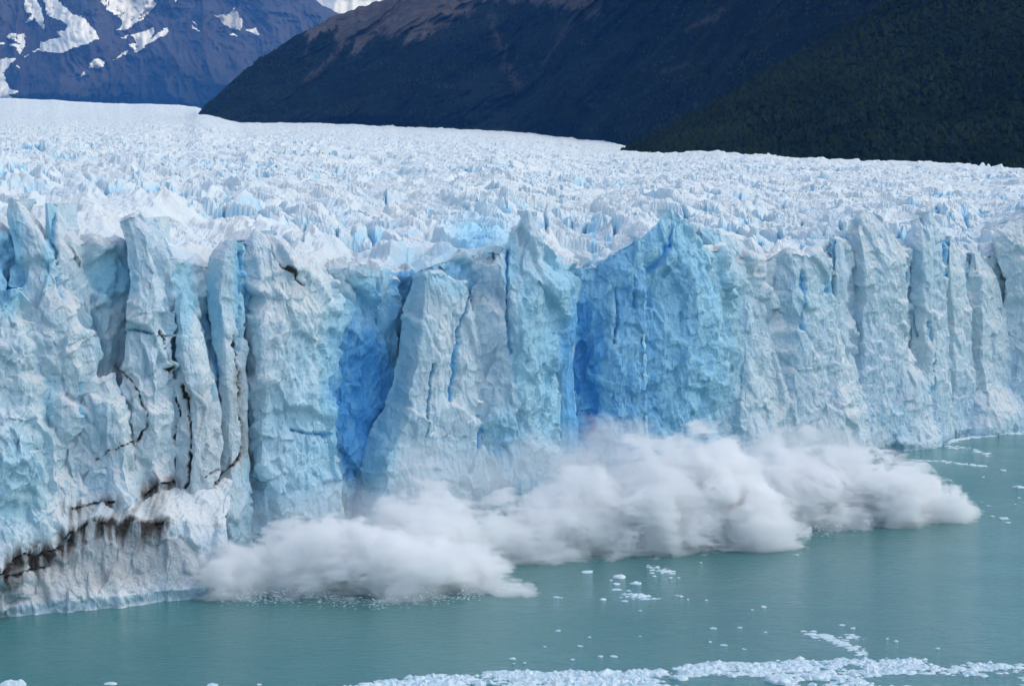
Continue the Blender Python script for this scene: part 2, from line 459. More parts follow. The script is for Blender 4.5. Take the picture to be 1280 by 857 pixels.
def tower(name, L, Rr, off=0.0, top=None, prof=None, back=11.0, rise=-1.0, seed=1, skew=.55, amp=1.0, prot=None, lean_m=3.0, fresh=1.0, label=None, cap_blue=0.0):
    """a free-standing mass of ice: left and right edge (pixels, foot to top), set at its own distance on the front"""
    xc = .5 * (L[0][0] + Rr[0][0])
    D0 = float(front_D(xc)) + off
    yb = float(base_y(D0)) + 8
    L = [(L[0][0], yb)] + [q for q in L if q[1] < yb - 6]
    Rr = [(Rr[0][0], yb)] + [q for q in Rr if q[1] < yb - 6]
    hgt = yb - min(L[-1][1], Rr[-1][1])
    ny = int(max(24, hgt / STEP))
    Lp, Rp = resample(L, ny), resample(Rr, ny)
    wid = np.abs(Rp[:, 0] - Lp[:, 0])
    nx = int(max(14, wid.max() / STEP))
    s = np.linspace(0, 1, nx)
    px = Lp[:, None, 0] * (1 - s) + Rp[:, None, 0] * s
    py = Lp[:, None, 1] * (1 - s) + Rp[:, None, 1] * s
    t = np.linspace(0, 1, ny)[:, None]
    if top is not None:
        tt = np.array(top, float)
        chord = Lp[-1, 1] * (1 - s) + Rp[-1, 1] * s
        xt = Lp[-1, 0] * (1 - s) + Rp[-1, 0] * s
        tp = np.r_[[Lp[-1]], tt, [Rp[-1]]]
        py = py + (np.interp(xt, tp[:, 0], tp[:, 1]) - chord)[None, :] * t ** 3
    mpp = D0 / FPX
    wm = wid.max() * mpp
    q = prot if prot is not None else .28 * wm + 1.2
    if prof is None:
        rr = np.random.RandomState(seed * 13 + 5)
        k1 = .25 + .3 * rr.rand(); k2 = k1 + .2 + .2 * rr.rand()
        prof = [(0, -.15), (k1, .75 + .4 * rr.rand()), (min(k2, .9), .5 + .6 * rr.rand()), (1, -.1)]
    pr = np.array(prof, float)
    zz = py / 40.0
    wob = .10 * vnoise(zz, seed * 3.7, 0, 21) + .05 * vnoise(zz * 3, seed * 1.7, 0, 22)
    ss = np.clip(s[None, :] + wob * np.sin(np.pi * s)[None, :], 0, 1)
    bul = np.interp(ss, pr[:, 0], pr[:, 1]) * q * np.clip(wid / wid.max(), .25, 1)[:, None]
    lean = lean_m * t                                           # the front leans back a little as it rises
    D = D0 + skew * (s[None, :] - .5) * (wid * mpp)[:, None] + lean - bul
    D = D + 1.6 * (1 - smooth(.2, 2.2, at(px, py, D)[..., 2]))   # notch melted at the waterline
    P = at(px, py, D)
    # flanks run back into the glacier
    nb = 7
    kb = (np.arange(1, nb + 1) / nb) ** 1.3 * back
    tuck = .18
    left = P[:, :1] + np.stack([tuck * kb, kb, 0 * kb], -1)[None]
    right = P[:, -1:] + np.stack([-tuck * kb, kb, 0 * kb], -1)[None]
    P = np.concatenate([left[:, ::-1], P, right], 1)
    PX = np.pad(px, ((0, 0), (nb, nb)), 'edge'); PY = np.pad(py, ((0, 0), (nb, nb)), 'edge')
    # top runs back too
    nc = max(8, int(back * 1.2))
    kc = (np.arange(1, nc + 1) / nc) * back
    yback = P[-1, :, 1].max()
    cap = np.repeat(P[-1:], nc, 0)
    fr = (np.arange(1, nc + 1) / nc)[:, None]
    cap[..., 1] = cap[..., 1] * (1 - fr) + yback * fr
    cap[..., 2] += rise * fr * (1 if True else 0)
    PXc = np.repeat(PX[-1:], nc, 0); PYc = np.repeat(PY[-1:], nc, 0) - 0
    P = np.concatenate([P, cap], 0)
    PX = np.concatenate([PX, PXc], 0); PY = np.concatenate([PY, PYc], 0)
    blue, dirt, groove = tint(PX, PY, P)
    fade = np.ones(PX.shape[1]); fade[:nb] = np.linspace(.15, .7, nb); fade[-nb:] = np.linspace(.7, .15, nb)
    blue = np.minimum(blue, .55 + (fade[None] >= 1)) * fade[None]; dirt *= fade[None]; groove *= (fade[None] >= 1)
    blue = np.maximum(blue * fresh, .9 * groove)
    blue[ny:] *= cap_blue; groove[ny:] = 0; dirt[ny:] *= .3
    row = np.concatenate([np.clip(wid * mpp / 8.0, .22, 1), np.full(nc, np.clip(wid[-1] * mpp / 8.0, .22, .8))])[:, None]   # tips stay sharp
    P = carve(P, PX, PY, seed * 7, amp * min(1.0, .45 + wm / 28) * row, groove)
    me = mesh_from(name, P, grid_faces(*P.shape[:2]), {'blue': blue, 'dirt': dirt}, smooth_shade=False)
    return gpart('ice_tower', me, mat_ice, label)

# the wall of ice that the towers stand against
topline = tab([(-260, 280), (-150, 280), (0, 292), (60, 300), (120, 303), (170, 305), (230, 325), (260, 332), (310, 325), (400, 335), (440, 340),
               (500, 345), (560, 325), (620, 312), (680, 330), (740, 335), (800, 312), (900, 312), (960, 325), (1050, 310), (1150, 312), (1230, 322),
               (1280, 302), (1430, 290), (1600, 290)])
WALL_OFF = 9.0
recess = tab([(-260, 0), (380, 0), (425, 5), (455, 9), (500, 5), (540, 0), (700, 1), (740, 5), (790, 1), (850, 0), (1600, 0)])
xs = np.arange(-240, 1520, 2.8); ts = np.linspace(0, 1, 140)[:, None]
Dw = front_D(xs) + WALL_OFF + recess(xs)
yb_ = base_y(Dw) + 8
px = np.broadcast_to(xs, (140, len(xs)))
py = yb_[None] * (1 - ts) + topline(xs)[None] * ts
Pw = at(px, py, Dw[None] + 3.0 * ts)
bl, di, gr = tint(px, py, Pw)
capw = np.repeat(Pw[-1:], 10, 0); capw[..., 1] += np.linspace(.9, 9, 10)[:, None]; capw[..., 2] += np.linspace(.1, .6, 10)[:, None]
Pw = np.concatenate([Pw, capw], 0)
bl, di, gr = [np.concatenate([q, np.repeat(q[-1:], 10, 0) * .2], 0) for q in (bl, di, gr)]
px, py = [np.concatenate([q, np.repeat(q[-1:], 10, 0)], 0) for q in (px, py)]
Pw = carve(Pw, px, py, 501, 1.35, gr * .5)
wall = gpart('ice_wall', mesh_from('ice_wall', Pw, grid_faces(*Pw.shape[:2]), {'blue': bl, 'dirt': di}), mat_ice,
             'pale blue ice wall between and behind the ice towers')

T = tower
# left end of the front
T('ice_tower', [(-130, 560), (-120, 400), (-110, 280)], [(-40, 560), (-45, 400), (-70, 262)], off=6, seed=1)
T('ice_tower', [(-60, 560), (-50, 420), (-45, 330), (-38, 285)], [(8, 560), (6, 420), (0, 330), (-14, 280)], off=7, seed=2)
T('ice_tower', [(30, 560), (25, 460), (22, 360), (17, 309), (8, 268), (11, 249)], [(112, 560), (118, 440), (100, 385), (82, 350), (64, 318), (48, 288), (30, 262), (18, 247)],
  off=5, seed=3, prof=[(0, .1), (.55, .75), (.8, .9), (1, -.2)], label='grey-blue ice tower with a pointed tip leaning over the cliff')
T('ice_tower', [(75, 520), (70, 400), (63, 330), (57, 280), (56, 254)], [(118, 520), (114, 420), (108, 350), (94, 310), (80, 280), (66, 254)], off=8, seed=4, back=14)
T('ice_tower', [(138, 640), (145, 560), (152, 470), (160, 400), (163, 350), (159, 310), (152, 274)], [(224, 640), (220, 560), (215, 470), (213, 420), (208, 380), (200, 330), (190, 290), (174, 267)],
  off=5, seed=5, prof=[(0, .0), (.3, .7), (.72, .9), (1, -.5)], top=[(162, 269)], label='tall slab-sided ice tower with a square notched top', rise=-3, back=13)
T('ice_tower', [(180, 560), (185, 400), (180, 300), (178, 272)], [(222, 560), (220, 400), (217, 340), (208, 300), (192, 274)], off=9, seed=6, back=14, prof=[(0, .6), (.4, .5), (1, -.9)])
T('ice_tower', [(220, 640), (220, 560), (217, 460), (216, 400), (219, 378), (225, 366)], [(272, 640), (276, 560), (272, 500), (258, 440), (248, 400), (236, 374), (229, 365)],
  off=2.5, seed=7, amp=.7, prof=[(0, -.1), (.4, .8), (.7, .7), (1, -.3)], label='round-topped finger of pale ice with dirty cracks at its foot')
T('ice_tower', [(268, 650), (272, 560), (266, 470), (260, 380), (259, 340), (268, 312), (282, 301)], [(314, 650), (310, 560), (306, 440), (304, 380), (306, 330), (304, 303)], off=5, seed=8,
  amp=.8, label='narrow blunt ice tower split by a deep blue crack')
T('ice_tower', [(300, 640), (306, 560), (314, 500), (304, 440), (300, 396), (306, 384), (307, 302), (317, 289)],
  [(424, 640), (416, 560), (417, 480), (426, 430), (432, 385), (420, 355), (395, 330), (362, 311), (335, 295), (322, 288)], off=3, seed=9,
  prof=[(0, -.1), (.22, .8), (.5, .75), (.8, .3), (1, -.9)], label='broad ice tower with a slanting crack below its tip', back=14, fresh=.9)
T('ice_tower', [(395, 560), (396, 440), (398, 380), (402, 334)], [(500, 470), (496, 430), (494, 380), (498, 350)], off=10.5, seed=10, top=[(430, 332), (460, 340)], amp=1.1, skew=.2,
  prof=[(0, .5), (.4, .3), (.7, -.3), (1, -.8)])
T('ice_tower', [(330, 660), (345, 600), (352, 560), (360, 520)], [(428, 660), (424, 600), (415, 560), (405, 530)], off=1.5, seed=11, amp=.8)
# the middle prow
T('ice_tower', [(428, 640), (439, 590), (451, 559), (486, 500), (496, 464), (502, 406), (511, 372), (517, 344)],
  [(612, 640), (604, 560), (598, 500), (600, 440), (592, 400), (583, 352)], off=-1, seed=12, top=[(530, 341), (548, 340), (568, 352)],
  prof=[(0, -.3), (.24, .9), (.5, .8), (1, .3)], prot=11, fresh=.6, amp=.65, label='great leaning ice buttress with a blue left edge above the spray', skew=.35, back=16)
T('ice_tower', [(572, 650), (580, 560), (590, 450), (589, 390), (600, 350), (620, 324), (636, 304), (646, 284), (656, 265)],
  [(704, 600), (702, 540), (696, 470), (713, 415), (721, 370), (718, 350), (700, 338), (690, 326), (680, 300), (668, 276), (662, 264)], off=0, seed=13,
  prof=[(0, .1), (.35, .65), (.6, .9), (.8, .6), (1, -.6)], label='sharp-peaked ice tower in the middle of the front', back=15)
T('ice_tower', [(690, 600), (694, 520), (696, 470), (704, 420), (708, 390)], [(722, 600), (720, 520), (716, 460), (722, 400), (720, 376)], off=5, seed=14, amp=.6)
T('ice_tower', [(695, 640), (700, 540), (708, 440), (716, 380), (716, 338)], [(812, 640), (808, 500), (806, 400), (804, 330), (802, 296)], off=6.5, seed=15, top=[(740, 334), (770, 314)],
  amp=.95, skew=.3, prof=[(0, -.4), (.3, -.1), (.6, .35), (1, .2)], label='hollowed face of deep blue ice')
T('ice_tower', [(778, 640), (784, 500), (788, 400), (792, 320), (800, 299), (820, 281), (835, 262)], [(897, 640), (894, 560), (901, 480), (908, 420), (899, 370), (887, 320), (868, 290), (852, 276), (840, 262)],
  off=4, seed=16, prof=[(0, .1), (.35, .5), (.7, .8), (1, -.2)], amp=.95, label='blue fin of ice rising to a sharp peak', back=13)
T('ice_tower', [(760, 640), (764, 560), (768, 480), (776, 440)], [(806, 640), (800, 560), (798, 480), (790, 440)], off=4, seed=17, amp=.6)
T('ice_tower', [(885, 640), (893, 540), (903, 440), (896, 370), (882, 320), (872, 286)], [(1000, 640), (990, 520), (968, 440), (956, 380), (950, 330), (932, 300)], off=7, seed=18, amp=.65, top=[(900, 292)],
  prof=[(0, .3), (.25, .4), (.6, .2), (1, -.5)], back=15)
T('ice_tower', [(905, 640), (912, 540), (920, 470), (930, 440)], [(985, 640), (975, 540), (958, 480), (940, 440)], off=4.5, seed=19, amp=.55)
# right end of the front
T('ice_tower', [(946, 600), (953, 480), (957, 400), (955, 325)], [(1050, 600), (1046, 480), (1042, 400), (1039, 325)], off=6.5, seed=20, top=[(975, 316), (997, 315), (1020, 321)], amp=.6,
  label='square-cut ice block with a ledge of snow on top')
T('ice_tower', [(1034, 600), (1036, 400), (1038, 330), (1042, 297)], [(1072, 600), (1062, 450), (1057, 380), (1061, 340), (1053, 301)], off=6, seed=21, amp=.7)
T('ice_tower', [(1050, 620), (1057, 500), (1062, 400), (1065, 330), (1062, 290), (1073, 264)], [(1152, 620), (1142, 500), (1132, 400), (1136, 340), (1127, 310), (1111, 283), (1092, 266)], off=5, seed=22, amp=.65,
  top=[(1082, 262)], label='tall ice tower with a ragged double top')
T('ice_tower', [(1130, 600), (1140, 480), (1139, 400), (1136, 340), (1137, 300), (1142, 280), (1148, 273)], [(1192, 600), (1190, 480), (1184, 400), (1183, 340), (1186, 310), (1177, 285), (1163, 265)], off=4, seed=23,
  top=[(1154, 283), (1159, 270)], amp=.6, label='slim grey ice tower with a forked tip')
T('ice_tower', [(1178, 600), (1181, 400), (1180, 320), (1186, 296)], [(1224, 600), (1220, 500), (1213, 400), (1206, 340), (1197, 305), (1191, 295)], off=5, seed=24, amp=.7)
T('ice_tower', [(1204, 600), (1208, 450), (1208, 340), (1212, 315)], [(1274, 600), (1264, 450), (1259, 400), (1246, 345), (1226, 318)], off=5, seed=25, amp=.55)
T('ice_tower', [(1246, 580), (1258, 440), (1258, 350), (1245, 322), (1240, 297), (1262, 276)], [(1335, 560), (1332, 400), (1325, 300), (1290, 262)], off=3, seed=26, amp=.65, prof=[(0, .1), (.3, .6), (.7, .8), (1, 0)],
  label='ice tower cut off by the edge of the view')
T('ice_tower', [(1320, 560), (1325, 400), (1330, 290)], [(1420, 560), (1415, 400), (1390, 275)], off=5, seed=27)
T('ice_tower', [(1060, 600), (1085, 520), (1100, 470), (1120, 445)], [(1195, 600), (1175, 520), (1160, 470), (1140, 445)], off=2.5, seed=28, amp=.6)
T('ice_tower', [(960, 600), (990, 500), (1010, 450), (1035, 415)], [(1095, 600), (1085, 520), (1070, 460), (1050, 415)], off=4, seed=29, amp=.6)
T('ice_tower', [(1180, 600), (1195, 510), (1205, 475)], [(1300, 600), (1290, 510), (1250, 470)], off=2.5, seed=30, amp=.55)
# lower masses at the left end
T('ice_tower', [(-70, 560), (-55, 450), (-25, 385), (8, 363)], [(78, 560), (60, 500), (56, 440), (46, 405), (32, 382), (22, 360)], off=3, seed=31, label='rounded shoulder of ice below the pointed tower')
T('ice_tower', [(70, 650), (88, 570), (95, 520), (108, 480)], [(175, 650), (168, 570), (160, 510), (140, 470)], off=3, seed=32, amp=.9)
T('ice_tower', [(-110, 700), (-90, 600), (-50, 530), (0, 517)], [(74, 740), (68, 640), (64, 580), (60, 556), (37, 521)], off=-2.5, seed=33, back=14, rise=2, label='blue-tinged bulge of ice at the water')
T('ice_tower', [(40, 740), (48, 640), (58, 590), (66, 562)], [(205, 740), (190, 660), (150, 632), (84, 578)], off=-1.5, seed=34, back=12, rise=3, amp=.8, prof=[(0, .6), (.4, .6), (1, -.2)])
T('ice_tower', [(-120, 775), (-110, 740), (-90, 712)], [(288, 775), (287, 715), (279, 656)], off=-9, lean_m=8, seed=35, top=[(0, 708), (28, 690), (46, 694), (80, 672), (98, 660), (118, 646), (148, 655), (166, 650), (204, 651)],
  back=12, rise=6, amp=.75, prof=[(0, 0), (.3, .35), (.6, .45), (.85, .3), (1, -.3)], prot=6, skew=.4, label='low dirt-streaked ice ledge at the waterline')

# ------------------------------------------------------------------ the glacier's surface
cx = np.arange(-150, 1430, 2.15)
endD = tab([(-200, 12500), (245, 12500), (300, 7500), (400, 6000), (640, 5600), (720, 4600), (800, 3200), (900, 2300), (1280, 1650), (1500, 1500)])
endY = tab([(-200, 123), (0, 126), (120, 131), (245, 135), (300, 151), (400, 154), (520, 159), (640, 165), (720, 176), (800, 188), (870, 191), (930, 194), (1000, 199), (1280, 212), (1500, 217)])
midY = tab([(-200, 150), (0, 150), (245, 150), (300, 151), (1500, 217)])
NR = 800
D0s = front_D(cx) + WALL_OFF + 5.0 + recess(cx)
rr_ = np.linspace(0, 1, 550)[:, None]
Dg = np.concatenate([D0s[None] * (1900.0 / D0s[None]) ** rr_, 1900.0 * (13500 / 1900.0) ** np.linspace(0, 1, 161)[1:, None] * np.ones_like(D0s[None])], 0)
y0 = topline(cx)[None] - 5
inv = lambda d: 1.0 / d
eD, eY = endD(cx)[None], endY(cx)[None]
k_end = (inv(Dg) - inv(D0s[None])) / (inv(eD) - inv(D0s[None]))
yg = y0 + (eY - y0) * k_end
# left of the spur the ice runs on into the far valley
lf = smooth(255, 235, cx)[None] if False else (1 - smooth(225, 260, cx))[None]
m6 = 6000.0
ya = np.where(Dg < m6, y0 + (midY(cx)[None] - y0) * (inv(Dg) - inv(D0s[None])) / (inv(m6) - inv(D0s[None])),
              midY(cx)[None] + (endY(cx)[None] - midY(cx)[None]) * (Dg - m6) / (12500 - m6))
yg = lf * ya + (1 - lf) * yg
# over the crest on the right the ice falls away
over = smooth(1.0, 1.4, Dg / eD) * smooth(760, 860, cx)[None]
yg = yg + over * 30
G = at(np.broadcast_to(cx, Dg.shape), yg, Dg)
X, Y = G[..., 0], G[..., 1]
wX = X + 7 * fbm(X / 40, Y / 40, .5, 3, 61); wY = Y + 9 * fbm(X / 40, Y / 40, 4.5, 3, 62)
f1, _, e1, c1 = facets(wX / 14, wY / 26, 71, 26, 1.7)                       # broad humps
fX = wX + 1.3 * fbm(X / 4, Y / 6, 2.2, 3, 81); fY = wY + 2.2 * fbm(X / 4, Y / 6, 6.2, 3, 82)
f2, d2, e2, c2 = facets(fX / 4.4 + .12 * fY, fY / 9.0, 72, 24, 2.0)                    # seracs
f5, d5, e5, c5 = facets(fX / 1.9, fY / 3.8, 75, 18, 1.6)
_, _, e4, c4 = facets(X / 8.5 + .5 * fbm(X / 20, Y / 50, 3.3, 2, 68), Y / 46, 74, 10, 1.0)
bands = fbm(X / 260 + .3 * fbm(X / 90, Y / 90, 0, 2, 69), Y / 75, 8.8, 3, 63)   # rough and smooth bands lie across the flow
rough = smooth(-.28, .30, bands + .35 * np.exp(-((Dg - 820) / 260) ** 2) - .30 * (1 - smooth(430, 620, Dg)) - .12 * smooth(1300, 2500, Dg))
near_edge = smooth(0, 14, Dg - D0s[None])
crev1 = np.exp(-(e1 / .06) ** 2); crev2 = np.exp(-(e2 / .09) ** 2); crev4 = np.exp(-(e4 / .065) ** 2)
slot = smooth(-.05, .3, fbm(X / 40, Y / 50, 2.1, 2, 64)) * (.25 + .75 * rough)
spike = np.clip(e2 / .45, 0, 1) ** .55 * (.2 + 1.1 * c2 ** 1.5) * (.55 + .45 * np.clip(1 - 1.1 * d2, 0, 1))
closeup = 1 + .6 * (1 - smooth(430, 700, Dg))
dz = closeup * (2.3 * f1 + 1.5 * ridged(wX / 18, wY / 36, 0, 5, 65, .6))
dz = dz + (.30 + .85 * rough) * (1.15 * spike + .75 * f2 + .20 * f5) + 3.6 * fbm(X / 110, Y / 130, 1.1, 3, 66)
dz = dz - (2.0 * crev1 * slot + 5.0 * crev4 * slot)
dz = dz + smooth(1500, 2600, Dg) * .0011 * Dg * fbm(X / (.011 * Dg), Y / (.035 * Dg), 3.0, 3, 84, .7)
dz = dz * (.35 + .65 * near_edge) * np.clip(.55 + .45 * (1400 / Dg), .55, 1)
G[..., 2] += dz
G[0, :, 2] -= 9; G[0, :, 1] += 1.0; G[1, :, 2] -= 1.5   # tucked down behind the wall's edge
blue_s = np.clip(.45 * crev1 * slot + 1.0 * crev4 * slot + .40 * rough * crev2 + .12 * (1 - smooth(-.6, .05, f1)), 0, 1)
blue_s *= np.clip(1200 / Dg, .2, 1)
for x_, y_, rx_, ry_, s_ in [(600, 298, 46, 26, .62), (520, 338, 34, 18, .55), (565, 325, 30, 16, .5), (742, 300, 5, 18, .7), (140, 330, 24, 20, .35)]:
    blue_s = np.maximum(blue_s, s_ * np.exp(-((cx[None] - x_) / rx_) ** 2 - ((yg - y_) / ry_) ** 2))
dirt_s = np.zeros(Dg.shape)
surf = gpart('glacier_surface', mesh_from('glacier_surface', G, grid_faces(*G.shape[:2]), {'blue': blue_s, 'dirt': dirt_s}, smooth_shade=False), mat_surf,
             'white crevassed ice field rising behind the cliff')

# ------------------------------------------------------------------ mountains
def rock_material(name, rock, green, snowc=None, tree_scale=.10, bump=1.0, rs=.004):
    m, nt, out = new_mat(name); b = NB(nt)
    pos = b.scaled_pos(1, 1, 1)
    c = b.mix(b.ramp(b.noise(rs, 7, pos, .65), .35, .7), rock, tuple(.55 * q for q in rock))
    c = b.mix(b.ramp(b.noise(rs * 9, 6, b.scaled_pos(1, 1, .4), .7), .45, .7, 0, .6), c, tuple(1.5 * q for q in rock))
    g = b.mix(b.ramp(b.noise(tree_scale, 5, pos, .7), .3, .7), green, tuple(.45 * q for q in green))
    g = b.mix(b.ramp(b.noise(.006, 5, pos, .6), .45, .65), g, tuple(1.5 * q for q in green))
    c = b.mix(b.attr('bare'), g, c)
    p = b.n('ShaderNodeBsdfPrincipled'); b.l(c, p.inputs['Base Color'])
    p.inputs['Roughness'].default_value = .9; p.inputs['Specular IOR Level'].default_value = .0
    h = b.noise(tree_scale, 5, pos, .7)
    b.l(b.bump(h, .8 * bump, .6 / tree_scale), p.inputs['Normal'])
    b.l(p.outputs[0], out.inputs[0])
    return m

def ruled(x0, x1, dx, ny, footY, footD, skyY, skyD, relief, seed, scale, ext=8, skew=0.0, gully=1.0):
    """a mountainside from its foot to its skyline, with a back slope behind the crest"""
    xs = np.arange(x0, x1 + dx, dx)
    fy, fd, sy, sd = footY(xs), footD(xs), skyY(xs), skyD(xs)
    t = np.linspace(0, 1, ny)[:, None]
    y = fy[None] + (sy - fy)[None] * t
    D = fd[None] + (sd - fd)[None] * t ** 1.15
    p0 = at(np.broadcast_to(xs, y.shape), y, D)
    X, Z = p0[..., 0], p0[..., 2]
    u = X + skew * Z
    w = u + .18 * scale * fbm(X / scale * 2, Z / scale * 2, seed * .77, 4, seed)
    r = ridged(w / scale, Z / (scale * 1.7), seed * 1.3, 7, seed + 1, .6) * .7 + gully * .3 * ridged(w / (scale * .28), Z / (scale * 1.6), 3.3, 4, seed + 2, .6)
    edge = smooth(0, .12, t) * (1 - .6 * smooth(.85, 1, t))
    room = np.clip((sd - fd) / (sd - fd).max(), .05, 1)[None]
    D = D - relief * r * edge * room
    jag = scale * .02 * fbm(xs / 9, 0, seed, 4, seed + 5)
    P = at(np.broadcast_to(xs, y.shape), y, D)
    P[..., 2] += jag[None] * t ** 4
    bk = np.repeat(P[-1:], ext, 0)
    e = (np.arange(1, ext + 1) / ext)[:, None]
    bk[..., 1] += e * .25 * fd.mean() * .4
    bk[..., 2] -= e ** 1.3 * (bk[..., 2] - P[0, :, 2][None]) * .8
    P = np.concatenate([P, bk], 0)
    return P, ny

mat_far = rock_material('far_rock', (.080, .072, .070), (.020, .026, .024), tree_scale=.017, rs=.0012)
mat_hill = rock_material('hill_rock_and_scrub', (.100, .090, .086), (.010, .015, .013), tree_scale=.05)  # green lowered so the colour carries the cloud shade on the hill
mat_forest_floor = rock_material('forest_hillside', (.12, .10, .09), (.010, .016, .010), tree_scale=.09)  # cloud shade on the slope is put into this dark green too
m, nt, out = new_mat('snow'); b = NB(nt)
p = b.n('ShaderNodeBsdfPrincipled')
b.l(b.mix(b.ramp(b.noise(.006, 6, b.scaled_pos(1, 1, 1), .65), .3, .7), (.80, .80, .80), (.90, .90, .90)), p.inputs['Base Color'])
p.inputs['Roughness'].default_value = .7; b.l(p.outputs[0], out.inputs[0])
b.l(b.bump(b.noise(.01, 5, b.scaled_pos(1, 1, 1), .6), .3, 12), p.inputs['Normal'])
mat_snow = m

# snowy peak far up the valley
P, ny = ruled(330, 560, 2.5, 60, tab([(330, 130), (560, 130)]), tab([(330, 29000), (560, 29000)]),
              tab([(330, -30), (400, -22), (440, -30), (480, -12), (520, -4), (560, 10)]), tab([(330, 32000), (560, 32000)]), 900, 91, 1600)
link('snow_peak', mesh_from('snow_peak', P, grid_faces(*P.shape[:2]), {'bare': np.ones(P.shape[:2])}), mat_snow, kind='structure',
     label='small white snow slope between the two mountains', category='mountain')

# snow-patched mountain
P, ny = ruled(-140, 520, 1.1, 180, tab([(-140, 146), (520, 146)]), tab([(-140, 23000), (520, 23000)]),
              tab([(-140, -60), (60, -95), (200, -70), (300, -52), (385, -6), (405, 6), (428, 20), (470, 50), (520, 80)]), tab([(-140, 28000), (520, 28000)]), 3000, 95, 2600, skew=.5, gully=.3)
px, py = pix(P)
jx = px + 3.2 * fbm(px / 9, py / 9, 1.0, 4, 97, .65); jy = py + 2.6 * fbm(px / 9, py / 9, 4.0, 4, 98, .65)
k8 = 4.267
snow_polys = [
    [(135, -40), (130, 60), (165, 80), (135, 132), (178, 97), (235, 168), (242, 100), (202, 20), (190, -40)],
    [(215, -40), (250, 50), (275, 100), (370, 135), (350, 165), (300, 170), (335, 202), (225, 230), (215, 262), (165, 284), (230, 272), (330, 292), (420, 252), (522, 215), (500, 160), (450, 112), (440, 90), (380, 80), (312, 10), (305, -40)],
    [(505, -40), (560, 50), (645, 110), (650, 130), (622, 164), (662, 162), (742, 116), (838, 20), (800, -10), (760, -40)],
    [(38, 205), (55, 183), (132, 190), (132, 252), (100, 297), (88, 260), (40, 238), (105, 238), (80, 215)],
    [(-40, 225), (30, 228), (30, 238), (-40, 246)], [(110, 305), (160, 298), (150, 314)],
    [(-60, 340), (30, 318), (84, 318), (38, 370), (22, 400), (28, 440), (62, 480), (105, 500), (50, 506), (95, 545), (-60, 560)],
    [(705, 195), (828, 148), (822, 182), (792, 225), (850, 185), (900, 143), (897, 168), (870, 197), (708, 292), (735, 252), (712, 278), (688, 246), (718, 240)],
    [(588, 327), (670, 278), (678, 292)], [(472, 367), (480, 340), (520, 313), (548, 320), (545, 357)], [(385, 432), (450, 390), (458, 398)],
    [(1058, 45), (1080, 38), (1092, 56), (1140, 25), (1208, 12), (1182, 103), (1130, 70), (1085, 86), (1058, 72)],
    [(1140, 85 - 5), (1200, 90), (1250, 48), (1292, 120), (1280, 172), (1200, 140)],
    [(1008, 103), (1058, 136), (1050, 142)], [(1018, 138), (1085, 188), (1030, 158)], [(910, -40), (945, -40), (940, 8), (925, 18)],
    [(1300, 170), (1390, 195), (1360, 160), (1310, 165)], [(1220, 190), (1268, 200), (1240, 180)], [(640, 205), (690, 195), (680, 212)], [(75, 352), (105, 370), (95, 372)]]
snow_polys[11] = [(1140, 80), (1200, 90), (1250, 50), (1288, 120), (1280, 170), (1200, 140)]
faces = grid_faces(*P.shape[:2])
fx = jx.ravel()[faces].mean(1); fy_ = jy.ravel()[faces].mean(1)
frow = faces[:, 0] // P.shape[1]
mountain = link('snow_patched_mountain', mesh_from('snow_patched_mountain', P, faces, {'bare': np.clip(.25 + smooth(125, 60, py) if False else .25 + .75 * (1 - smooth(70, 128, py + 22 * fbm(px / 40, py / 40, 0, 3, 99))), 0, 1)}),
                mat_far, kind='structure', label='blue rocky mountain with white snow patches at the head of the valley', category='mountain')
Vf = P.reshape(-1, 3)
Nf = normals(P); Nf = np.where((Nf[..., 1] > 0)[..., None], -Nf, Nf).reshape(-1, 3)
for poly in snow_polys:
    q = np.array(poly, float) / k8
    sel = in_poly(fx, fy_, q) & (frow < ny - 1)
    if sel.sum() < 4: continue
    f = faces[sel]; ids, inv_ = np.unique(f, return_inverse=True)
    link('snow_patch', mesh_from('snow_patch', Vf[ids] + Nf[ids] * 14.0, inv_.reshape(f.shape)), mat_snow, mountain)

# dark hill with a bare brown top
hill_sky = tab([(236, 149), (246, 146), (256, 134), (275, 116), (300, 92), (330, 70), (352, 56), (385, 36), (405, 26), (422, 18), (450, 8), (475, 2), (500, -8), (560, -28), (700, -60), (900, -110), (1300, -170)])
P, ny = ruled(236, 1300, 1.9, 140, tab([(236, 152), (300, 153), (400, 156), (520, 161), (640, 167), (720, 180), (800, 196), (900, 205), (1300, 225)]),
              tab([(236, 6300), (300, 6050), (640, 5700), (800, 4700), (1000, 3800), (1300, 3600)]), hill_sky,
              tab([(236, 6420), (300, 6900), (420, 7600), (640, 7700), (800, 6600), (1000, 5000), (1300, 4500)]), 520, 111, 520, skew=-.9)
px, py = pix(P)
lim = tab([(236, -20), (370, 30), (400, 42), (450, 66), (480, 46), (520, 44), (556, 40), (585, 14), (600, -12), (640, -5), (720, 14), (745, 18), (760, -20), (1300, -80)])
gn = 24 * fbm((px + .8 * py) / 11, py / 60, 0, 4, 113) + 8 * fbm(px / 5, py / 9, 0, 3, 114)
bare = 1 - smooth(-6, 7, py - lim(px) + gn)
for line, w, s_ in [([(612, 20), (625, 55), (640, 92), (655, 110)], 5, .45), ([(735, 0), (700, 50), (680, 80)], 4, .4), ([(425, 60), (400, 88), (385, 102)], 4, .6), ([(378, 62), (392, 72)], 4, .5),
                    ([(905, 12), (890, 25), (862, 38)], 3, .5), ([(830, 90), (860, 80)], 3, .25)]:
    bare = np.maximum(bare, s_ * np.exp(-(seg_dist(px + gn * .5, py, line) / w) ** 2))
bare = np.maximum(bare, .8 * (1 - smooth(0, 5, np.abs(py - np.interp(px, [236, 640, 800], [153, 168, 192])) - 1.5 + gn * .25)) * smooth(560, 700, px))
